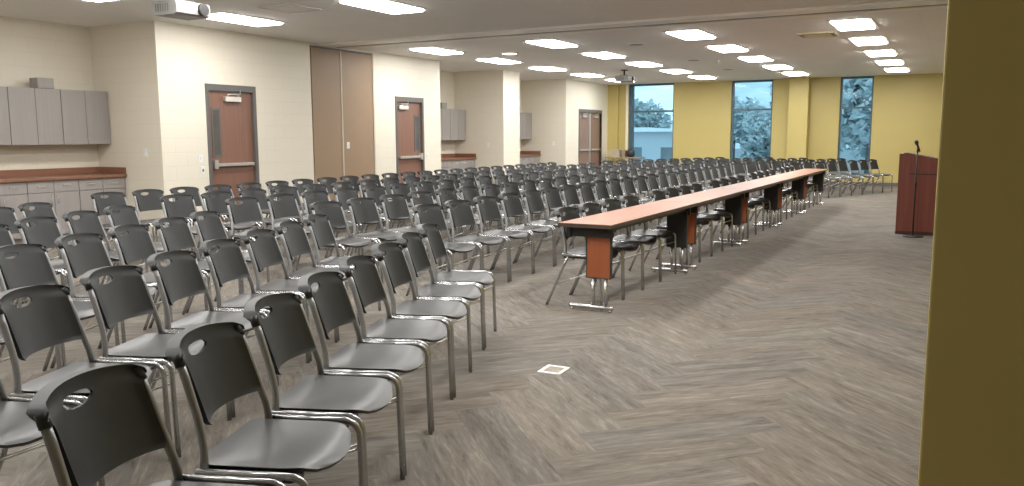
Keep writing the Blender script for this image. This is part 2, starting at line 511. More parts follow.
# ------------------------------------------------------------------ windows
for k, (a, b) in enumerate(WIN):
    wn = empty('window_%d' % (k + 1), ((a + b) / 2, FY + 0.12, 0.28))
    struct(wn, ['tall window nearest the double doors with dark teal frame', 'tall window before the square yellow pilaster',
                'narrow tall window behind the far corner of chairs'][k], 'window')
    w = (b - a) / 2; hz = H - 0.28
    lj = [0.13, 0.06, 0.05][k]
    f = MB().box(-w, -w + lj, -0.06, 0.06, 0, hz).box(w - 0.045, w, -0.06, 0.06, 0, hz)
    f.box(-w + lj, w - 0.045, -0.06, 0.06, 0, 0.06).box(-w + lj, w - 0.045, -0.06, 0.06, hz - 0.06, hz)
    f.box(-w + lj, w - 0.045, -0.06, 0.06, 1.90, 1.955)
    f.build('window_frame', M['win_frame'], wn)
    for z0, z1 in ((0.06, 1.90), (1.955, hz - 0.06)):
        MB().box(-w + lj, w - 0.045, -0.006, 0.006, z0, z1).build('glass_pane', M['glass'], wn)
    MB().box(-w, w, -0.12, -0.06, 0.0, 0.02).build('window_sill', M['tan_trim'], wn)
struct(MB().box(-9.53, -9.44, FY - 0.03, FY, 0.1, H - 0.01, 0.004).build('lit_reveal_strip', M['cream_plain']), 'pale strip painted as the lit reveal beside the first window', 'trim')  # added strip, its pale color stands in for the lit window reveal

# ------------------------------------------------------------------ wall plates
def plate(x, y, z, axis, label, toggle=True):
    o = empty('wall_plate', (x, y, z), label, 'switch plate')
    if axis == 'x':
        MB().box(0, 0.008, -0.038, 0.038, -0.06, 0.06, 0.002).build('plate', M['white'], o)
        MB().box(0.008, 0.018, -0.01, 0.01, -0.02, 0.02).build('toggle', M['white'] if toggle else M['frame'], o)
    else:
        MB().box(-0.038, 0.038, -0.008, 0, -0.06, 0.06, 0.002).build('plate', M['white'], o)
        MB().box(-0.012, 0.012, -0.016, -0.008, -0.03, 0.03).build('toggle', M['white'] if toggle else M['frame'], o)
plate(WX, 8.73, 1.12, 'x', 'white switch plate on cream wall beside the large-alcove door')
plate(WX, 8.76, 0.94, 'x', 'dark centered small plate low beside the large-alcove door', False)
plate(WX, 12.18, 1.28, 'x', 'white switch plate on the tan partition panel')
plate(WX, 14.83, 1.02, 'x', 'white switch plate on cream wall beside the middle-alcove door')
plate(-10.45, 8.05, 1.22, 'y', 'white plate on the side wall of the large cabinet alcove')
plate(-10.55, 18.21, 1.22, 'y', 'white plate on the side wall of the middle alcove')
plate(-10.5, 21.95, 1.22, 'y', 'white plate on the side wall of the far alcove')

# ------------------------------------------------------------------ alcove cabinets
def base_unit(y0, y1, label, group):
    o = empty('base_cabinet', (BX, (y0 + y1) / 2, 0), label, 'cabinet', group)
    w = (y1 - y0) / 2
    MB().box(0.03, 0.60, -w, w, 0.10, 0.86).box(0.03, 0.54, -w, w, 0.0, 0.10).build('body', M['cab'], o)
    for a, b in ((-w + 0.004, -0.003), (0.003, w - 0.004)):
        dr = MB().box(0.60, 0.62, a, b, 0.70, 0.85, 0.002).build('drawer', M['cab'], o)
        MB().tube([(0.62, (a + b) / 2 - 0.05, 0.785), (0.645, (a + b) / 2 - 0.05, 0.785), (0.645, (a + b) / 2 + 0.05, 0.785), (0.62, (a + b) / 2 + 0.05, 0.785)], 0.005, 6).build('handle', M['metal'], dr)
        dd = MB().box(0.60, 0.62, a, b, 0.11, 0.692, 0.002).build('door', M['cab'], o)
        s = b - 0.04 if b < 0.01 else a + 0.04
        MB().tube([(0.62, s, 0.55), (0.645, s, 0.55), (0.645, s, 0.65), (0.62, s, 0.65)], 0.005, 6).build('handle', M['metal'], dd)
def wall_unit(y0, y1, label, group):
    o = empty('wall_cabinet', (BX, (y0 + y1) / 2, 1.36), label, 'cabinet', group)
    w = (y1 - y0) / 2
    MB().box(0.0, 0.33, -w, w, 0.0, 0.76).build('body', M['cab'], o)
    for a, b in ((-w + 0.004, -0.003), (0.003, w - 0.004)):
        dd = MB().box(0.33, 0.35, a, b, -0.015, 0.757, 0.002).build('door', M['cab'], o)
def counter(y0, y1, label, end):
    o = MB().box(BX, BX + 0.66, y0, y1, 0.861, 0.90, 0.004).build('countertop', M['counter'])
    tag(o, label, 'countertop')
    MB().box(BX, BX + 0.025, y0, y1, 0.90, 1.0, 0.003).build('backsplash', M['counter'], o)
    if end: MB().box(BX + 0.025, BX + 0.64, y1 - 0.022, y1, 0.90, 1.0, 0.003).build('side_splash', M['counter'], o)
for aname, ya, ye, n in (('large', 5.20, 8.035, 3), ('middle', 15.36, 18.195, 3), ('far', 19.10, 21.935, 3)):
    for k in range(n):
        b = ye - 0.74 * k
        pos = ['nearest its corner', 'second from its corner', 'third from its corner'][k] if aname == 'large' else ['at the far end', 'second from the far end', 'third from the far end'][k]
        wall_unit(b - 0.738, b, 'gray wall cabinet in the %s alcove, %s' % (aname, pos), 'gray wall cabinets in the %s alcove' % aname)
        base_unit(b - 0.738, b, 'gray base cabinet with drawers in the %s alcove, %s' % (aname, pos), 'gray base cabinets in the %s alcove' % aname)
    counter(ya, ye + 0.01, 'red-brown laminate countertop in the %s alcove' % aname, True)
for y, nm in ((7.09, 'large'), (17.2, 'middle')):
    o = MB().box(BX + 0.16, BX + 0.34, y - 0.11, y + 0.13, 2.12, 2.265, 0.006).build('equipment_box', M['cab'])
    tag(o, 'small gray box on top of the %s alcove wall cabinets' % nm, 'box')
    MB().box(BX + 0.341, BX + 0.345, y - 0.09, y + 0.11, 2.14, 2.245, 0.001).build('front_panel', M['cab'], o)

# ------------------------------------------------------------------ ceiling lights
def light_master():
    o = empty('ceiling_light', (0, 0, H), 'x', 'light', 'recessed ceiling light panels')
    f = MB()
    f.box(-0.30, 0.30, -0.605, -0.54, -0.010, 0).box(-0.30, 0.30, 0.54, 0.605, -0.010, 0)
    f.box(-0.30, -0.245, -0.54, 0.54, -0.010, 0).box(0.245, 0.30, -0.54, 0.54, -0.010, 0)
    f.build('light_frame', M['white'], o)
    m = MB()                                        # shallow lens, dropped so its glowing sides brighten the ceiling
    prof = [(0.245, 0.54, -0.004), (0.245, 0.54, -0.026), (0.239, 0.534, -0.030), (0.0, 0.0, -0.032)]
    vs, fs = [], []
    for (x, y, z) in prof[:3]:
        vs += [(-x, -y, z), (x, -y, z), (x, y, z), (-x, y, z)]
    vs.append((0, 0, prof[3][2]))
    for r_ in range(2):
        for k in range(4):
            a, b = r_ * 4 + k, r_ * 4 + (k + 1) % 4
            fs.append((a, b, b + 4, a + 4))
    for k in range(4): fs.append((8 + k, 8 + (k + 1) % 4, 12))
    m.add(vs, fs)
    m.build('diffuser', M['diffuser'], o)
    return o
LX = [-8.93, -6.47, -3.95, -1.49]
ROWN = ['row beside the door wall', 'second row from the door wall', 'third row from the door wall', 'row closest to the lectern']
lm = light_master(); first = True
for i, x in enumerate(LX):
    for k in range(5):
        y = 13.48 + 2.44 * k
        lab = 'ceiling light panel beyond the track, %s from it, in %s' % (ORD[k], ROWN[i])
        if first:
            lm.location = (x, y, H); lm['label'] = lab; first = False
        else: copy_thing(lm, (x, y, H), 0, lab)
    for k, y in enumerate((8.56, 6.0, 3.56, 1.12)[:4 if i < 3 else 3]):  # fourth panels, out of view, are added to brighten the yellow pier
        copy_thing(lm, (x, y, H), 0, 'ceiling light panel before the track, %s from it, in %s' % (ORD[k], ROWN[i]))
o = empty('downlight', (-7.9, 14.5, H), 'small round ceiling lamp near the partition track', 'light')
MB().disc((0, 0), 0.17, -0.03, 0.0, 28, 0.18).build('trim_ring', M['white'], o)
MB().disc((0, 0), 0.14, -0.036, -0.031, 28).build('lens', M['lamp'], o)

# ceiling bits
o = empty('ceiling_vent', (-2.13, 14.46, H), 'square ceiling vent with painted yellow reflection beside the lectern-side light row', 'vent')
f = MB().box(-0.29, 0.29, -0.29, -0.26, -0.03, 0).box(-0.29, 0.29, 0.26, 0.29, -0.03, 0).box(-0.29, -0.26, -0.26, 0.26, -0.03, 0).box(0.26, 0.29, -0.26, 0.26, -0.03, 0)
f.build('vent_frame', M['vent_yellow_reflection'], o)
MB().box(-0.26, 0.26, -0.26, 0.26, -0.006, 0).build('vent_backing', M['cab'], o)
MB().prism([(-0.21, -0.030), (0.21, -0.030), (0.20, -0.036), (-0.20, -0.036)], 'x', -0.21, 0.21).build('vent_plate', M['vent_yellow_reflection'], o)
for x, y, lab in ((-7.64, 8.15, 'flush square ceiling panel between the two light rows before the track'),):
    o = MB().box(x - 0.26, x + 0.26, y - 0.26, y + 0.26, H - 0.012, H, 0.004).build('ceiling_panel', M['ceiling'])
    tag(o, lab, 'ceiling panel')
    f = MB().box(x - 0.28, x + 0.28, y - 0.28, y - 0.262, H - 0.015, H).box(x - 0.28, x + 0.28, y + 0.262, y + 0.28, H - 0.015, H)
    f.box(x - 0.28, x - 0.262, y - 0.262, y + 0.262, H - 0.015, H).box(x + 0.262, x + 0.28, y - 0.262, y + 0.262, H - 0.015, H)
    f.build('panel_shadow_rim', M['panel_shadow_rim'], o)
for x, y, lab in ((-5.23, 14.38, 'round gray ceiling speaker in the strip nearest the track'), (-5.21, 18.0, 'round gray ceiling speaker beside the small sprinkler'), (-5.17, 20.9, 'round gray ceiling speaker furthest towards the windows')):
    o = empty('ceiling_speaker', (x, y, H), lab, 'speaker', 'round ceiling speakers')
    MB().disc((0, 0), 0.15, -0.012, 0, 28, 0.16).build('rim', M['bulkhead'], o)
    MB().disc((0, 0), 0.13, -0.016, -0.011, 28).build('speaker_grille', M['cab'], o)
o = empty('ceiling_sprinkler', (-4.78, 18.4, H), 'small white sprinkler head under the ceiling', 'sprinkler')
MB().disc((0, 0), 0.05, -0.012, 0, 20).build('escutcheon', M['white'], o)
MB().tube([(0, 0, -0.01), (0, 0, -0.06)], 0.014, 8).disc((0, 0), 0.032, -0.07, -0.064, 14).build('nozzle', M['metal'], o)

# projectors on poles, lenses facing the lectern side
def projector(x, y, zc, label):
    o = empty('projector', (x, y, zc), label, 'projector', 'ceiling projectors')
    b = MB()
    b.prism([(-0.17, -0.055), (-0.15, -0.07), (0.15, -0.07), (0.18, -0.055), (0.19, 0.0), (0.18, 0.055), (0.15, 0.07), (-0.15, 0.07), (-0.17, 0.055)], 'y', -0.21, 0.21)
    b.build('body', M['projector'], o)
    MB().tube([(0.18, 0.11, 0.0), (0.222, 0.11, 0.0)], [0.062, 0.058], 20).build('lens', M['black'], o)
    MB().tube([(0, 0, 0.07), (0, 0, H - zc)], 0.022, 12).disc((0, 0), 0.09, H - zc - 0.02, H - zc, 20).build('ceiling_pole', M['black'], o)
    MB().box(-0.10, 0.10, -0.10, 0.10, 0.07, 0.09, 0.003).build('mount_plate', M['black'], o)
    v = MB()
    for k in range(6): v.box(-0.12 + 0.035 * k, -0.105 + 0.035 * k, -0.2135, -0.209, -0.04, 0.04)
    v.build('vent_slots', M['frame'], o)
projector(-7.08, 5.97, 2.73, 'white projector hanging before the partition track')
projector(-7.5, 19.8, 2.86, 'white projector hanging beyond the track near the windows')

# ------------------------------------------------------------------ chairs
# local frame: +x is forward, origin on the floor; S0 is the x of the backrest top
S0 = -0.24
def chair_meshes():
    out = {}
    # seat
    nu, nv = 14, 18
    top, bot = [], []
    for j in range(nv + 1):
        v = j / nv
        s = S0 + 0.055 + 0.40 * v
        w = 0.206
        if v < 0.12: w -= 0.045 * (1 - math.sqrt(max(0, 1 - ((0.12 - v) / 0.12) ** 2)))
        if v > 0.62: w -= 0.105 * (1 - math.sqrt(max(0, 1 - ((v - 0.62) / 0.38) ** 2)))
        for i in range(nu + 1):
            u = -1 + 2 * i / nu
            ss = s
            if v > 0.8: ss = s - 0.02 * ((v - 0.8) / 0.2) * u * u
            z = 0.452 - 0.016 * (1 - u * u) * math.sin(PI * min(1, v * 1.15)) ** 1
            if v > 0.75: z -= 0.030 * ((v - 0.75) / 0.25) ** 2
            if v < 0.15: z += 0.010 * ((0.15 - v) / 0.15) ** 2
            top.append((ss, u * w, z))
            bot.append((ss - 0.012 * (1 if v > 0.9 else 0), u * (w - 0.012), z - 0.016))
    n = (nu + 1) * (nv + 1)
    fs = []
    def idx(i, j): return j * (nu + 1) + i
    for j in range(nv):
        for i in range(nu):
            a, b, c, d = idx(i, j), idx(i + 1, j), idx(i + 1, j + 1), idx(i, j + 1)
            fs.append((a, b, c, d)); fs.append((n + a, n + d, n + c, n + b))
    per = [idx(i, 0) for i in range(nu)] + [idx(nu, j) for j in range(nv)] + [idx(i, nv) for i in range(nu, 0, -1)] + [idx(0, j) for j in range(nv, 0, -1)]
    for k in range(len(per)):
        a, b = per[k], per[(k + 1) % len(per)]
        fs.append((a, n + a, n + b, b))
    m = MB().add(top + bot, fs, True)
    out['seat'] = m.mesh('seat', M['seat'])
    out['seat'].set_sharp_from_angle(angle=math.radians(50))
    b = MB()
    for sd in (-1, 1):
        b.prism([(S0 + 0.075, 0.418), (S0 + 0.36, 0.418), (S0 + 0.385, 0.424), (S0 + 0.385, 0.436), (S0 + 0.075, 0.438)], 'y', min(sd * 0.185, sd * 0.234), max(sd * 0.185, sd * 0.234))
    b.box(S0 + 0.10, S0 + 0.36, -0.20, 0.20, 0.412, 0.420)
    out['seat_pan'] = b.mesh('seat_pan', M['black'])
    # backrest with hand slot
    nu, nv = 44, 26
    ZB, ZT = 0.565, 0.800
    hu, hv, ha, hb = -0.022, 0.815, 0.064, 0.020      # slot centre (lateral m, v), half sizes (m)
    hz = ZB + (ZT - ZB) * hv
    def lateral(i, v):
        u = -1 + 2 * i / nu
        w = 0.184 + 0.022 * (1 / (1 + math.exp(-(v - 0.86) * 45)))
        if v > 0.93: w -= 0.010 * ((v - 0.93) / 0.07) ** 2
        if v < 0.08: w -= 0.012 * ((0.08 - v) / 0.08) ** 2
        return u, u * w
    grid = []
    for j in range(nv + 1):
        v = j / nv
        for i in range(nu + 1):
            u, y = lateral(i, v)
            z = ZB + (ZT - ZB) * v + 0.020 * (1 - abs(u) ** 2.2) * v ** 2
            if v > 0.9: z -= 0.010 * max(0, abs(u) - 0.9) / 0.1
            grid.append([y, z, u, v])
    # slot: upper edge flatter than the lower (lens shape)
    zc = hz + 0.012
    def ell(y, z):
        b = hb * (0.75 if z > zc else 1.15)
        return ((y - hu) / ha) ** 2 + ((z - zc) / b) ** 2
    keep = set()
    for j in range(nv):
        for i in range(nu):
            c = [grid[k] for k in (j * (nu + 1) + i, j * (nu + 1) + i + 1, (j + 1) * (nu + 1) + i + 1, (j + 1) * (nu + 1) + i)]
            y = sum(p[0] for p in c) / 4; z = sum(p[1] for p in c) / 4
            if ell(y, z) > 1.0: keep.add((i, j))
    # snap the rim of the opening onto the ellipse
    cnt = {}
    for j in range(nv):
        for i in range(nu):
            for k in (j * (nu + 1) + i, j * (nu + 1) + i + 1, (j + 1) * (nu + 1) + i + 1, (j + 1) * (nu + 1) + i):
                a = cnt.setdefault(k, [0, 0]); a[0 if (i, j) in keep else 1] += 1
    for k, (a, b) in cnt.items():
        if a and b:
            p = grid[k]; e = math.sqrt(ell(p[0], p[1]))
            p[0] = hu + (p[0] - hu) / e; p[1] = zc + (p[1] - zc) / e
    front, back = [], []
    for y, z, u, v in grid:
        s = S0 + 0.078 * (ZT - z) / (ZT - ZB) - 0.049 * (1 - abs(u) ** 2.1) + 0.006
        t = 0.004 + 0.005 * max(0, (v - 0.86) / 0.14) ** 1.5 + (0.006 + (0.004 if v > 0.86 else 0.0)) * max(0, abs(u) - 0.88) / 0.12
        front.append((s + t, y, z)); lip = 0.024 * max(0, (v - 0.84) / 0.16) ** 2.5
        back.append((s - t - lip, y, z - 0.004 * max(0, (v - 0.9) / 0.1)))
    n = len(grid)
    fs = []; edges = {}
    for (i, j) in keep:
        q = (j * (nu + 1) + i, j * (nu + 1) + i + 1, (j + 1) * (nu + 1) + i + 1, (j + 1) * (nu + 1) + i)
        fs.append(q); fs.append(tuple(n + k for k in reversed(q)))
        for k in range(4):
            a, b = q[k], q[(k + 1) % 4]
            if (b, a) in edges: del edges[(b, a)]
            else: edges[(a, b)] = 1
    for a, b in edges: fs.append((b, a, n + a, n + b))
    me = MB().add(front + back, fs, True).mesh('backrest', M['plastic'])
    bm = bmesh.new(); bm.from_mesh(me)
    bmesh.ops.delete(bm, geom=[v for v in bm.verts if not v.link_faces], context='VERTS')
    bm.to_mesh(me); bm.free()
    me.set_sharp_from_angle(angle=math.radians(42))
    out['backrest'] = me
    # uprights
    ups = []
    for sd in (-1, 1):
        p = [(S0 + 0.012, sd * 0.196, 0.768), (S0 + 0.032, sd * 0.199, 0.71), (S0 + 0.066, sd * 0.206, 0.60), (S0 + 0.080, sd * 0.212, 0.545),
             (S0 + 0.088, sd * 0.219, 0.51), (S0 + 0.091, sd * 0.226, 0.475), (S0 + 0.092, sd * 0.234, 0.440)]
        ups.append(MB().tube(p, 0.0135, 10).mesh('upright', M['frame_paint']))
    out['upright'] = ups
    out['socket'] = [MB().tube([(S0 + 0.004, sd * 0.1945, 0.788), (S0 + 0.018, sd * 0.1975, 0.752)], 0.0165, 10).mesh('socket', M['black']) for sd in (-1, 1)]
    fl, rl = [], []
    for sd in (-1, 1):
        y = sd * 0.244
        arc = [(S0 + 0.365 + 0.055 * math.sin(a), y, 0.389 + 0.055 * math.cos(a)) for a in [k * PI / 12 for k in range(0, 7)]]
        p = [(S0 + 0.075, y, 0.444)] + arc + [(S0 + 0.424, y, 0.2), (S0 + 0.430, y, 0.0)]
        fl.append(MB().tube(p, 0.0115, 10).mesh('leg', M['leg_metal']))
        p = [(S0 + 0.125, sd * 0.236, 0.438), (S0 + 0.085, sd * 0.236, 0.36), (S0 - 0.02, sd * 0.238, 0.13), (S0 - 0.078, sd * 0.240, 0.0)]
        rl.append(MB().tube(p, 0.0115, 10).mesh('leg', M['leg_metal']))
    out['leg'] = fl + rl
    b = MB()
    for sd in (-1, 1):
        b.tube([(S0 + 0.420, sd * 0.240, 0.345), (S0 + 0.0, sd * 0.234, 0.185)], 0.0045, 6)
    b.tube([(S0 + 0.095, -0.236, 0.405), (S0 + 0.095, 0.236, 0.405)], 0.009, 8)
    b.tube([(S0 + 0.33, -0.244, 0.418), (S0 + 0.33, 0.244, 0.418)], 0.009, 8)
    out['stretcher'] = b.mesh('stretcher', M['metal'])
    return out
CM = chair_meshes()
def chair_master():
    o = empty('chair', (0, 0, 0), 'x', 'chair')
    def part(name, me):
        p = bpy.data.objects.new(name, me); COL.objects.link(p); p.parent = o
    part('seat', CM['seat']); part('seat_pan', CM['seat_pan']); part('backrest', CM['backrest'])
    for me in CM['upright']: part('upright', me)
    for me in CM['leg']: part('leg', me)
    part('stretcher', CM['stretcher'])
    for me in CM['socket']: part('socket', me)
    return o
CH = chair_master(); used = [False]
RJ = random.Random(11)
def place_chair(tx, ty, ang, label, group, jitter=1.0):
    """tx, ty: where the middle of the backrest's top edge stands; ang: facing direction."""
    ang += RJ.uniform(-0.012, 0.012) * jitter
    q = RJ.uniform(-0.018, 0.018) * jitter
    F = Vector((math.cos(ang), math.sin(ang)))
    loc = (tx + (q - S0) * F.x, ty + (q - S0) * F.y, 0)
    if not used[0]:
        used[0] = True
        CH.location = loc; CH.rotation_euler = (0, 0, ang); CH['label'] = label; CH['group'] = group
        return CH
    return copy_thing(CH, loc, ang, label, group)

# straight rows, table row first
for k in range(5):
    for i in range(4):
        place_chair(-2.955, 6.455 + 2.44 * k + 0.515 * i, 0.0, 'charcoal chair pushed under the long tables, %s from their near end' % ORD[4 * k + i],
                    'charcoal chairs in the first straight row', 0.0)
for r, (x, x2, y0, st, n) in enumerate([(-4.25, -4.38, 6.22, 0.55, 22), (-5.33, -5.36, 6.07, 0.535, 23),
                                       (-6.50, -6.50, 6.12, 0.55, 22), (-7.47, -7.47, 6.10, 0.55, 22), (-8.57, -8.57, 6.06, 0.535, 23)]):
    for i in range(n):
        xx = x + (x2 - x) * min(1, i / 8)
        place_chair(xx, y0 + st * i, 0.0, 'charcoal metal-framed chair, %s from the near aisle in %s straight row from tables' % (ORD[i], ORD[r + 1]),
                    'charcoal chairs in the %s straight row' % ORD[r + 1], 0.4)
# angled blocks at both ends
A21 = math.radians(21)
nF = (math.cos(A21), math.sin(A21)); dF = (-math.sin(A21), math.cos(A21))
WING = [(-1.32, 5.63, 0.532, 8, 8), (-2.40, 6.25, 0.535, 8, 10), (-3.45, 6.47, 0.545, 6, 10), (-4.54, 6.95, 0.54, 5, 11), (-5.58, 7.23, 0.533, 3, 10)]
for r, (N, t0, st, na, nb) in enumerate(WING):
    for i in range(na):
        t = t0 - st * i
        q = -0.042 if (r, i) == (0, 7) else 0.0
        place_chair((N + q) * nF[0] + t * dF[0], (N + q) * nF[1] + t * dF[1], A21,
                    'charcoal metal-framed chair, %s from the aisle in %s angled row of the near block' % (ORD[i], ORD[r]),
                    'charcoal chairs in the %s angled row of the near block' % ORD[r], 0.6)
    for i in range(nb):
        t = t0 - st * i
        place_chair(N * nF[0] + t * dF[0], 24.2 - (N * nF[1] + t * dF[1]), -A21,
                    'charcoal metal-framed chair, %s from the aisle in %s angled row near the windows' % (ORD[i], ORD[r]),
                    'charcoal chairs in the %s angled row near the windows' % ORD[r], 0.6)

# ------------------------------------------------------------------ tables
def table_master():
    o = empty('folding_table', (0, 0, 0), 'x', 'table', 'long narrow tables set end to end')
    w, L = 0.23, 1.215
    tp = MB().box(-w, w, -L, L, 0.708, 0.738, 0.003).build('tabletop', M['table_top'], o)
    e = MB()
    for a in (-1, 1):
        e.box(min(a * w, a * (w + 0.004)), max(a * w, a * (w + 0.004)), -L, L, 0.706, 0.736)
        e.box(-w, w, min(a * L, a * (L + 0.003)), max(a * L, a * (L + 0.003)), 0.706, 0.736)
    e.build('edge_band', M['brown_edge'], tp)
    fr = MB()
    fr.box(-0.20, -0.16, -L + 0.1, L - 0.1, 0.62, 0.706, 0.003).box(0.12, 0.15, -L + 0.1, L - 0.1, 0.66, 0.706, 0.003)
    for a in (-1, 1):
        y = a * (L - 0.13)
        fr.box(-0.20, 0.20, y - 0.02, y + 0.02, 0.62, 0.706, 0.003)
    fr.build('apron', M['black'], o)
    for a in (-1, 1):
        y = a * (L - 0.155)
        pn = MB().box(-0.03, 0.17, y - 0.017, y + 0.017, 0.285, 0.66, 0.002).build('end_panel', M['table_panel'], o)
        eb = MB().box(-0.038, -0.03, y - 0.018, y + 0.018, 0.277, 0.66).box(0.17, 0.178, y - 0.018, y + 0.018, 0.277, 0.66).box(-0.03, 0.17, y - 0.018, y + 0.018, 0.277, 0.285)
        eb.build('panel_edging', M['black_edge'], pn)
        yi = y - a * 0.021
        MB().box(-0.03, 0.17, yi - 0.004, yi + 0.004, 0.285, 0.66).build('panel_back', M['black'], pn)
        lg = MB()
        for x in (0.02, 0.13):
            lg.tube([(x, y, 0.28), (x, y, 0.04)], 0.016, 12)
        lg.build('leg', M['chrome'], o)
        ft = MB().tube([(-0.195, y, 0.026), (-0.18, y, 0.034), (0.18, y, 0.034), (0.195, y, 0.026)], [0.014, 0.019, 0.019, 0.014], 12)
        for x in (-0.17, 0.17): ft.disc((x, y), 0.014, 0.0, 0.02, 12)
        ft.build('foot', M['chrome'], o)
    return o
tm = table_master()
for k in range(5):
    y = 6.0 + 1.222 + 2.44 * k
    lab = ['wood laminate table closest to the camera with orange end panel', 'second wood laminate table from the near end of the run',
           'middle wood laminate table of the long run', 'second wood laminate table from the window end of the run',
           'last wood laminate table at the window end of the run'][k]
    if k == 0: tm.location = (-2.60, y, 0); tm['label'] = lab
    else: copy_thing(tm, (-2.60, y, 0), 0, lab)

# ------------------------------------------------------------------ lectern and microphone stand
o = empty('lectern', (-0.10, 13.42, 0), 'dark mahogany lectern with slanted top standing by the microphone', 'lectern')
sidep = [(-0.64, 0.05), (0.62, 0.05), (0.62, 0.92), (-0.56, 1.165), (-0.64, 1.165)]
for y0, y1 in ((-0.30, -0.275), (0.275, 0.30)):
    MB().prism(sidep, 'y', y0, y1).build('side_panel', M['lectern'], o)
MB().box(-0.645, -0.615, -0.275, 0.275, 0.05, 1.165, 0.003).build('front_panel', M['lectern'], o)
tp = MB()
tp.prism([(-0.56, 1.150), (0.64, 0.900), (0.645, 0.925), (-0.56, 1.178)], 'y', -0.275, 0.275)
tp.build('slanted_top', M['lectern_dark'], o)
MB().box(-0.60, 0.60, -0.275, 0.275, 0.55, 0.575).build('shelf', M['lectern_dark'], o)
MB().box(-0.645, 0.625, -0.305, 0.305, 0.0, 0.05, 0.003).build('plinth', M['lectern_dark'], o)
MB().box(-0.50, 0.60, -0.306, -0.299, 0.865, 0.885).build('groove_trim', M['lectern_dark'], o)

o = empty('microphone_stand', (-0.50, 12.84, 0), 'black microphone stand on round base before the lectern side', 'microphone stand')
MB().disc((0, 0), 0.14, 0.0, 0.022, 28, 0.12).build('base', M['black'], o)
MB().tube([(0, 0, 0.02), (0, 0, 0.75), (0, 0, 1.20)], [0.011, 0.011, 0.008], 10).tube([(0, 0, 0.72), (0, 0, 0.80)], 0.017, 10).build('pole', M['black'], o)
MB().tube([(0, 0, 1.19), (0, -0.005, 1.25)], 0.014, 10).build('clip', M['black'], o)
MB().tube([(0.03, -0.01, 1.20), (0.01, -0.01, 1.25), (-0.01, -0.01, 1.30), (-0.014, -0.01, 1.31), (-0.024, -0.01, 1.34), (-0.03, -0.01, 1.355)], [0.010, 0.013, 0.016, 0.026, 0.026, 0.014], 14).build('microphone', M['black'], o)

# ------------------------------------------------------------------ floor plate on the carpet
o = empty('floor_box', (-2.119, 4.446, 0), 'white-rimmed square floor box flush in the open carpet', 'floor box', rz=math.radians(2))
f = MB()
for a, b, c, d in ((-0.075, 0.075, -0.085, -0.062), (-0.075, 0.075, 0.062, 0.085), (-0.075, -0.053, -0.062, 0.062), (0.053, 0.075, -0.062, 0.062)):
    f.box(a, b, c, d, 0.0, 0.006)
f.build('rim', M['white'], o)
MB().box(-0.053, 0.053, -0.062, 0.062, 0.0, 0.004).build('lid', M['lid'], o)

# ------------------------------------------------------------------ side table with boxes in the far corner
o = empty('side_table', (-9.35, 24.75, 0), 'plain side table in the far corner by the first window', 'table')
MB().box(-0.55, 0.62, -0.28, 0.28, 0.73, 0.765, 0.004).build('tabletop', M['tan'], o)
for x in (-0.50, 0.57):
    for y in (-0.24, 0.24):
        MB().tube([(x, y, 0.0), (x, y, 0.73)], 0.016, 8).build('leg', M['metal'], o)
o = MB().box(-9.80, -9.45, 24.58, 24.88, 0.765, 0.985, 0.006).build('storage_box', M['beige'])
tag(o, 'beige box on the corner side table', 'box')
MB().box(-9.81, -9.44, 24.57, 24.89, 0.975, 1.005, 0.006).build('lid', M['beige'], o)
o = MB().prism([(-9.36, 0.766), (-9.27, 0.766), (-9.27, 0.98), (-9.33, 1.0), (-9.36, 0.98)], 'y', 24.6, 24.8).build('folder_stand', M['tan'])
tag(o, 'narrow tan carton standing between the beige box and black bag', 'carton')
bagm = MB()
vs, fs = [], []
for j in range(9):
    th = PI * j / 8
    for i in range(16):
        ph = 2 * PI * i / 16
        sq = lambda t: math.copysign(abs(t) ** 0.6, t)
        vs.append((-9.12 + 0.13 * math.sin(th) ** 0.6 * sq(math.cos(ph)), 24.72 + 0.12 * math.sin(th) ** 0.6 * sq(math.sin(ph)), 0.885 + 0.118 * sq(math.cos(th))))
for j in range(8):
    for i in range(16):
        fs.append((j * 16 + i, j * 16 + (i + 1) % 16, (j + 1) * 16 + (i + 1) % 16, (j + 1) * 16 + i))
bagm.add(vs, fs, True)
o = bagm.build('bag', M['black'])
tag(o, 'small black rounded bag on the corner side table', 'bag')
MB().tube([(-9.19, 24.72, 0.985), (-9.18, 24.72, 1.02), (-9.12, 24.72, 1.035), (-9.06, 24.72, 1.02), (-9.05, 24.72, 0.985)], 0.008, 8).build('handle', M['black'], o)

# ------------------------------------------------------------------ outside the windows
GZ = -2.2
o = MB().box(-120, 80, 26.2, 230, GZ - 0.2, GZ).build('ground', M['asphalt'])
struct(o, 'gray paved lot outside the windows', 'ground')
def house(x0, x1, y0, y1, z1, zr, label, name='building'):
    o = empty(name, ((x0 + x1) / 2, y0, GZ), label, 'building')
    w = (x1 - x0) / 2; d = y1 - y0; h = z1 - GZ; hr = zr - GZ
    MB().box(-w, w, 0, d, 0, h).build('walls', M['facade'], o)
    r = MB()
    e = 0.6
    vs = [(-w - e, -e, h), (w + e, -e, h), (w + e, d + e, h), (-w - e, d + e, h), (-w + d / 2, d / 2, hr), (w - d / 2, d / 2, hr)]
    r.add(vs, [(0, 1, 5, 4), (1, 2, 5), (2, 3, 4, 5), (3, 0, 4), (0, 3, 2, 1)])
    r.build('roof', M['roof'], o)
    for k in range(5):
        x = -w + (k + 0.5) * 2 * w / 5
        MB().box(x - 0.7, x + 0.7, -0.04, 0.0, h - 2.6, h - 1.2).build('window', M['asphalt'], o)
house(-33, -18.2, 62, 72, 1.75, 2.15, 'long pale building with light roof seen through the first window')
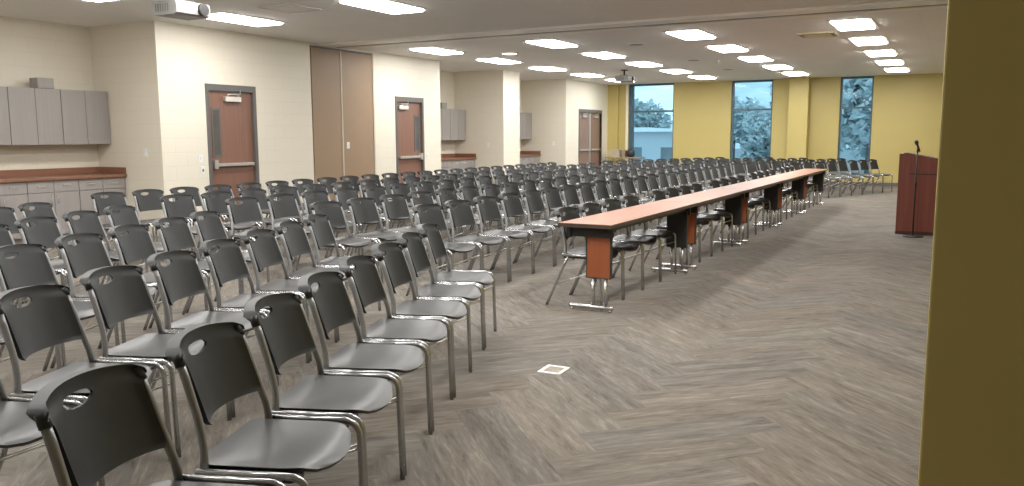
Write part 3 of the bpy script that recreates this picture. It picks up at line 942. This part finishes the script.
# box truck seen through the second window
o = empty('box_truck', (-17.0, 84, GZ), 'white box truck seen through the second window', 'truck', rz=math.radians(84))
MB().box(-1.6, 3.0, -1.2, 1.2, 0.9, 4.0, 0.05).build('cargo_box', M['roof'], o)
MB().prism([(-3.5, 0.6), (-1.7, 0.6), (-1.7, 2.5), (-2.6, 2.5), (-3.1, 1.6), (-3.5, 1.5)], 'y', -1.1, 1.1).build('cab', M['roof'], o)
MB().box(-3.4, 3.0, -0.9, 0.9, 0.5, 0.9).build('chassis', M['frame'], o)
for x in (-2.6, 1.6):
    for y in (-1.05, 1.05):
        MB().tube([(x, y - 0.14, 0.45), (x, y + 0.14, 0.45)], 0.45, 18).build('wheel', M['tyre'], o)

def tree(x, y, h, r, label, seed):
    R = random.Random(seed)
    o = empty('tree', (x, y, GZ), label, 'tree', 'hazy trees outside the windows')
    MB().tube([(0, 0, 0), (0.1, 0, h * 0.35), (0, 0.1, h * 0.7)], [0.28, 0.2, 0.1], 8).build('trunk', M['bark'], o)
    c = MB()
    lumps = [(R.uniform(0, 2 * PI), R.uniform(-0.9, 0.9), R.uniform(0.35, 0.62), R.uniform(0.30, 0.5)) for _ in range(14)]
    for k in range(2600):                          # leaf sprays, gathered in lumps
        a, e, q, sz = R.choice(lumps)
        v = Vector((R.gauss(0, 1), R.gauss(0, 1), R.gauss(0, 1))).normalized() * sz * R.uniform(0.5, 1) ** 0.5
        p = Vector((q * math.sqrt(1 - e * e) * math.cos(a), q * math.sqrt(1 - e * e) * math.sin(a), q * e)) + v
        p = Vector((p.x * r, p.y * r, h * (0.52 + 0.46 * p.z)))
        d1 = Vector((R.gauss(0, 1), R.gauss(0, 1), R.gauss(0, 0.7))).normalized()
        d2 = d1.cross(Vector((R.gauss(0, 1), R.gauss(0, 1), R.gauss(0, 1)))).normalized()
        L_, W_ = R.uniform(0.22, 0.42), R.uniform(0.10, 0.2)
        c.add([p - d1 * L_, p + d2 * W_, p + d1 * L_, p - d2 * W_], [(0, 1, 2, 3)])
    c.build('crown', M['leaf'], o)
TL = [(-49, 101, 10.0, 4.8), (-43.5, 90, 9.0, 4.6), (-38, 101, 10.0, 4.8), (-32.5, 90, 9.2, 4.6), (-27.2, 101, 10.0, 4.8), (-21.8, 91, 9.2, 4.2), (-16.4, 103, 9.4, 4.8),
      (-11.0, 91, 9.0, 4.3), (-15.2, 76, 7.0, 2.7), (-8.9, 58, 10.5, 3.0), (-4.4, 50, 10.2, 2.6), (-5.6, 72, 10.4, 3.4)]
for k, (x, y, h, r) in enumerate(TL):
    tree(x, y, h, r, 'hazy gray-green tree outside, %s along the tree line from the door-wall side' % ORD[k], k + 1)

# ------------------------------------------------------------------ world: dull blue evening overcast
w = bpy.data.worlds.new('evening_sky'); SC.world = w; w.use_nodes = True
nt = w.node_tree; nt.nodes.clear()
out = nt.nodes.new('ShaderNodeOutputWorld'); bg = nt.nodes.new('ShaderNodeBackground')
tc = nt.nodes.new('ShaderNodeTexCoord'); n = nt.nodes.new('ShaderNodeTexNoise')
mp = nt.nodes.new('ShaderNodeMapping'); mp.inputs['Scale'].default_value = (5, 5, 16)
n.inputs['Scale'].default_value = 2.0; n.inputs['Detail'].default_value = 4
r = nt.nodes.new('ShaderNodeValToRGB')
r.color_ramp.elements[0].position = 0.38; r.color_ramp.elements[0].color = (0.36, 0.60, 0.70, 1)
r.color_ramp.elements[1].position = 0.62; r.color_ramp.elements[1].color = (0.72, 0.95, 1.0, 1)
nt.links.new(tc.outputs['Generated'], mp.inputs['Vector']); nt.links.new(mp.outputs['Vector'], n.inputs['Vector'])
nt.links.new(n.outputs['Fac'], r.inputs['Fac']); nt.links.new(r.outputs['Color'], bg.inputs['Color'])
bg.inputs['Strength'].default_value = 1.4
nt.links.new(bg.outputs[0], out.inputs['Surface'])

# ------------------------------------------------------------------ camera
F_PX, YAW, PITCH, ROLL, HC = 819.25, math.radians(28.460), math.radians(7.411), math.radians(-0.228), 1.4336
fw = Vector((-math.sin(YAW) * math.cos(PITCH), math.cos(YAW) * math.cos(PITCH), -math.sin(PITCH)))
rt = Vector((math.cos(YAW), math.sin(YAW), 0)); up = rt.cross(fw)
c_, s_ = math.cos(ROLL), math.sin(ROLL)
rt, up = c_ * rt + s_ * up, -s_ * rt + c_ * up
cd = bpy.data.cameras.new('camera'); cam = bpy.data.objects.new('camera', cd); COL.objects.link(cam)
cd.sensor_fit = 'HORIZONTAL'; cd.sensor_width = 36.0; cd.lens = F_PX / 1024 * 36.0
cd.clip_start = 0.05; cd.clip_end = 500
mw = Matrix(((rt.x, up.x, -fw.x, 0), (rt.y, up.y, -fw.y, 0), (rt.z, up.z, -fw.z, HC), (0, 0, 0, 1)))
cam.matrix_world = mw
SC.camera = cam

SC.view_settings.view_transform = 'Standard'
SC.view_settings.look = 'None'
SC.view_settings.gamma = 1.0
SC.view_settings.exposure = 0.0
SC.view_settings.use_curve_mapping = False
SC.cycles.use_denoising = True
SC.cycles.max_bounces = 8
SC.cycles.diffuse_bounces = 5
SC.cycles.sample_clamp_indirect = 8.0
